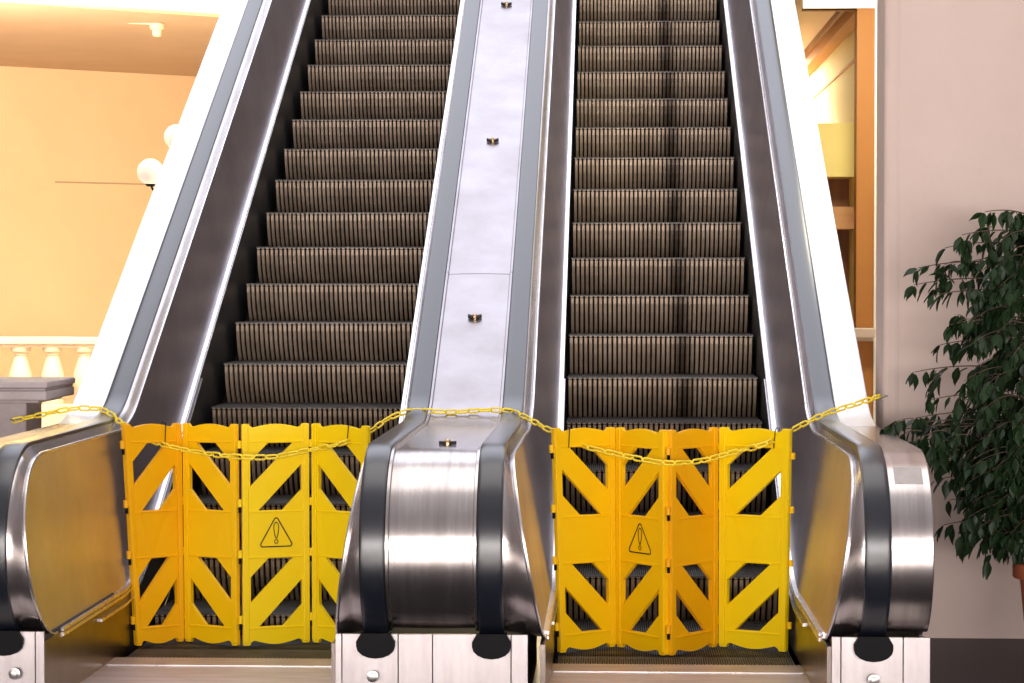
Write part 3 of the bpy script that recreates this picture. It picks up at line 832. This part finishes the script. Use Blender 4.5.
# globe lamp post behind the left escalator
q1 = at(150.5, 172, 19.0); q2 = at(176.5, 137, 19.4)
lampo = thing('globe_lamp', 'white twin-globe lamp post peeking out behind the left escalator', 'lamp', (q2.x, q2.y, 0))
for q, r in ((q1, 0.115), (q2, 0.11)):
    bm = bmesh.new(); bmesh.ops.create_uvsphere(bm, u_segments=24, v_segments=16, radius=r, matrix=Matrix.Translation(q)); link('lamp_globe', bm, M['globe'], lampo, True, 80)
bm = bmesh.new(); tube(bm, [(q2.x, q2.y, 0), (q2.x, q2.y, 0.4), (q2.x, q2.y, q2.z-0.1)], [0.06, 0.035, 0.03], 12)
link('pole', bm, M['black'], lampo, True, 40)
bm = bmesh.new(); tube(bm, [(q2.x, q2.y, q1.z-0.16), (q1.x*0.6+q2.x*0.4, q1.y, q1.z-0.17), (q1.x+0.02, q1.y, q1.z-0.15), (q1.x, q1.y, q1.z-0.11)], 0.010, 8)
lathe(bm, [(0.03, -0.125), (0.05, -0.105), (0.045, -0.09)], (q1.x, q1.y, q1.z), 16)
link('arm', bm, M['black'], lampo, True, 40)

# stone balustrade far left
DBk = 22.0
yb = CAM.y+DBk
bal = thing('stone_balustrade', 'cream stone balustrade in front of the peach wall', 'balustrade', (-5.5, yb, 0))
zr0, zr1 = at(40, 347, DBk).z, at(40, 337, DBk).z; zb0 = at(60, 404, DBk).z
x0, x1 = -8.2, -3.4
link('rail', boxm(x0, x1, yb-0.13, yb+0.13, zr0+0.03, zr1, 0.012), M['stone'], bal)
link('rail_moulding', boxm(x0, x1, yb-0.10, yb+0.10, zr0, zr0+0.03, 0.008), M['stone'], bal)
link('plinth', boxm(x0, x1, yb-0.13, yb+0.13, 0, zb0, 0.012), M['stone'], bal)
H = zr0-zb0
bp = [(0.085, 0), (0.085, 0.08), (0.060, 0.09), (0.075, 0.12), (0.050, 0.16), (0.058, 0.22), (0.088, 0.34), (0.098, 0.44), (0.092, 0.54), (0.068, 0.70), (0.048, 0.84), (0.060, 0.87), (0.048, 0.90), (0.080, 0.93), (0.085, 1.0)]
bmeshd = None
for i in range(-7, 6):
    x = at(53, 380, DBk).x+i*0.325
    if not (x0+0.1 < x < x1-0.1): continue
    if bmeshd is None:
        bm = bmesh.new(); lathe(bm, [(r*1.22, z*H) for r, z in bp], (0, 0, 0), 20)
        o = link('baluster', bm, M['stone'], None, True, 50); bmeshd = o
    else:
        o = bmeshd.copy(); COL.objects.link(o)
    o.parent = bal; o.location = (x-bal.location.x, 0, zb0)
# grey pedestal close by on the left
xp1 = at(51, 390, 10.0).x; xq1 = at(23, 420, 10.0).x; zt = at(0, 381, 10.0).z; zb = at(0, 403, 10.0).z; yc = CAM.y+10.2
ped = thing('stone_pedestal', 'grey stone pedestal with moulded cap at the left edge, beside the left escalator', 'pedestal', (xq1-0.2, yc, 0))
w1 = 0.27
cx = xp1-w1
bm = bmesh.new()
hh = zt-zb
for (e_, za, zbb) in ((w1, zt-hh*0.30, zt), (w1+0.012-0.02, zt-hh*0.42, zt-hh*0.30), (w1-0.005, zt-hh*0.85, zt-hh*0.42), (w1-0.05, zb, zt-hh*0.85)):
    box(bm, cx-e_, cx+e_, yc-e_, yc+e_, za, zbb, 0, 0.008)
link('cap', bm, M['grey_stone'], ped)
e_ = xq1-cx
link('shaft', boxm(cx-e_, cx+e_, yc-e_, yc+e_, 0.18, zb, 0.008), M['grey_stone'], ped)
link('foot', boxm(cx-e_-0.04, cx+e_+0.04, yc-e_-0.04, yc+e_+0.04, 0, 0.18, 0.008), M['grey_stone'], ped)
bm = bmesh.new(); c = at(12, 421, 9.93)
tube(bm, [(c.x-0.02, yc-e_, c.z), (c.x-0.005, c.y-0.0, c.z+0.006), (c.x+0.01, c.y-0.01, c.z)], 0.003, 8)
tag(link('wall_hook', bm, M['bolt'], None, True, 60), 'small dark hook on the grey stone pedestal holding the chain end', 'hook')

# ================================================================== ficus
PD = 9.55
pc = at(1013, 580, PD); pr = 0.16; pcx = pc.x+pr; pcy = pc.y
zr = at(0, 557, PD).z; zb = at(0, 640, PD).z
fic = thing('potted_ficus', 'dark green weeping ficus in a terracotta pot beside the plaster wall', 'potted plant', (pcx, pcy, 0))
bm = bmesh.new(); hgt = zr-zb+0.02
lathe(bm, [(0.10, zb), (0.128, zr-0.085), (0.132, zr-0.07), (pr-0.003, zr-0.065), (pr, zr-0.06), (pr, zr-0.004), (pr-0.006, zr), (pr-0.018, zr), (pr-0.022, zr-0.03)], (pcx, pcy, 0), 36)
link('pot', bm, M['terracotta'], fic, True, 35)
bm = bmesh.new(); lathe(bm, [(pr-0.03, zr-0.032), (pr-0.03, zr-0.022), (0.02, zr-0.012)], (pcx, pcy, 0), 24); link('soil', bm, M['soil'], fic)
bm = bmesh.new()
for k in range(3):
    a = 2*PI*k/3+0.5; tube(bm, [(pcx+0.09*math.cos(a), pcy+0.09*math.sin(a), zb-0.005), (pcx+0.11*math.cos(a), pcy+0.11*math.sin(a), 0)], 0.009, 8)
lathe(bm, [(0.11, zb-0.012), (0.11, zb)], (pcx, pcy, 0), 24)
tag(link('plant_stand', bm, M['black'], None, True, 40), 'black metal stand under the terracotta pot of the ficus', 'plant stand')
wood = bmesh.new(); leaf = bmesh.new(); bm = None
def add_leaf(p, d, size, roll):
    """pointed drooping leaf folded along its midrib"""
    d = d.normalized(); side = d.cross(Vector((0, 0, 1)))
    if side.length < 0.05: side = Vector((1, 0, 0))
    side = (Matrix.Rotation(roll, 3, d) @ side.normalized()); up = side.cross(d)
    prof = [(0.0, 0.0), (0.12, 0.10), (0.35, 0.235), (0.55, 0.22), (0.78, 0.10), (0.9, 0.035), (1.0, 0.0)]
    Lv, Mv, Rv = [], [], []
    for t, wd_ in prof:
        c = p+d*(t*size)-up*(0.18*size*t*t)
        Mv.append(leaf.verts.new(c))
        if 0 < t < 1:
            Lv.append(leaf.verts.new(c+side*wd_*size+up*0.07*size)); Rv.append(leaf.verts.new(c-side*wd_*size+up*0.07*size))
    for V in (Lv, Rv):
        leaf.faces.new((Mv[0], Mv[1], V[0]))
        for i in range(len(V)-1): leaf.faces.new((Mv[i+1], Mv[i+2], V[i+1], V[i]))
        leaf.faces.new((Mv[-2], Mv[-1], V[-1]))
def twig(p0, p1, sag, n=9, leaves=True, size=0.052, r=0.0022):
    p0 = Vector(p0); p1 = Vector(p1); pts = []
    mid_ = (p0+p1)/2+Vector((0, 0, sag))
    for i in range(n+1):
        t = i/n; pts.append(p0*(1-t)**2+mid_*2*t*(1-t)+p1*t*t)
    tube(wood, pts, [r*(1.3-0.8*i/n) for i in range(n+1)], 5)
    if leaves:
        for i in range(2, n+1):
            for _ in range(2 if i < n else 3):
                if random.random() < 0.12: continue
                tdir = (pts[i]-pts[i-1]).normalized()
                d = tdir*random.uniform(0.1, 0.9)+Vector((random.uniform(-.6, .6), random.uniform(-.6, .6), random.uniform(-1.5, -0.25)))
                a = pts[i]+Vector((random.uniform(-.006, .006), random.uniform(-.006, .006), random.uniform(-.01, .0)))
                add_leaf(a, d, size*random.uniform(0.72, 1.2), random.uniform(-0.7, 0.7))
    return pts
base = Vector((pcx, pcy, zr-0.02))
trunks = []
for k, (dx, dy) in enumerate(((0.0, 0.0), (0.02, 0.02), (-0.02, 0.01))):
    pts = [base+Vector((dx+0.02*math.sin(k+i*0.9), dy+0.02*math.cos(k+i*0.8), i*0.18)) for i in range(9)]
    tube(wood, pts, [0.013-0.0011*i for i in range(9)], 7); trunks.append(pts)
def near(u, v, dd=0.0): return at(u, v, PD+dd)
# main limbs reaching to the outline of the crown, then twigs off them
tips = [(985, 212), (962, 235), (945, 248), (918, 268), (914, 285), (932, 296), (950, 325), (940, 345), (915, 372), (930, 400), (916, 418), (934, 432), (888, 432), (884, 428), (902, 444), (925, 452), (940, 465),
        (936, 480), (950, 500), (944, 525), (962, 545), (985, 540), (1000, 520), (1010, 545), (1005, 235), (1018, 222), (970, 262), (990, 300), (975, 340), (985, 380), (965, 400), (1000, 420), (985, 450), (1000, 480), (970, 500), (1015, 500)]
for i, (u, v) in enumerate(tips):
    tip = near(u, v, random.uniform(-0.12, 0.14))
    if i in (12, 13, 14, 15): tip = near(u, v, -0.30 + 0.02*i)
    zz = min(max(tip.z-0.05+0.10*(pcx-tip.x), zr+0.12), zr+1.45)
    ti = min(8, max(0, (zz-zr)/0.18)); a = int(ti); b = min(a+1, 8); tp = trunks[i % 3]; root = tp[a]*(1-(ti-a))+tp[b]*(ti-a)
    pts = twig(root, tip, 0.07, 12, True, 0.074, 0.0035)
    for _ in range(3):
        j = random.randint(4, 10); q = pts[j]
        e_ = q+Vector((random.uniform(-0.10, 0.06), random.uniform(-0.12, 0.12), random.uniform(-0.13, 0.05)))
        twig(q, e_, 0.02, 5, True, 0.072, 0.0018)
for (u, v) in ((884, 428), (893, 424), (900, 436), (906, 446), (915, 440), (925, 436), (932, 446), (912, 462), (938, 455), (946, 440)):
    tip = near(u, v, -0.26); twig(tip+Vector((0.09, 0.02, 0.02)), tip, 0.02, 4, True, 0.078, 0.002)
# dense interior
for _ in range(230):
    v = random.uniform(235, 545); u = random.uniform(960, 1075)
    if v < 330: u = random.uniform(968+(330-v)*0.18, 1075)
    if v > 470: u = random.uniform(965, 1060)
    tip = near(u, v, random.uniform(-0.28, 0.20))
    tp = random.choice(trunks); ti = min(7.9, max(0.6, (tip.z+0.08-zr)/0.18)); a = int(ti); root = tp[a]*(1-(ti-a))+tp[a+1]*(ti-a)
    st = root*0.45+tip*0.55+Vector((0, 0, 0.03)); twig(st, tip, 0.03, 6, True, 0.072, 0.002)
link('branches', wood, M['bark'], fic, True, 60)
link('foliage', leaf, M['leaf'], fic, True, 70)
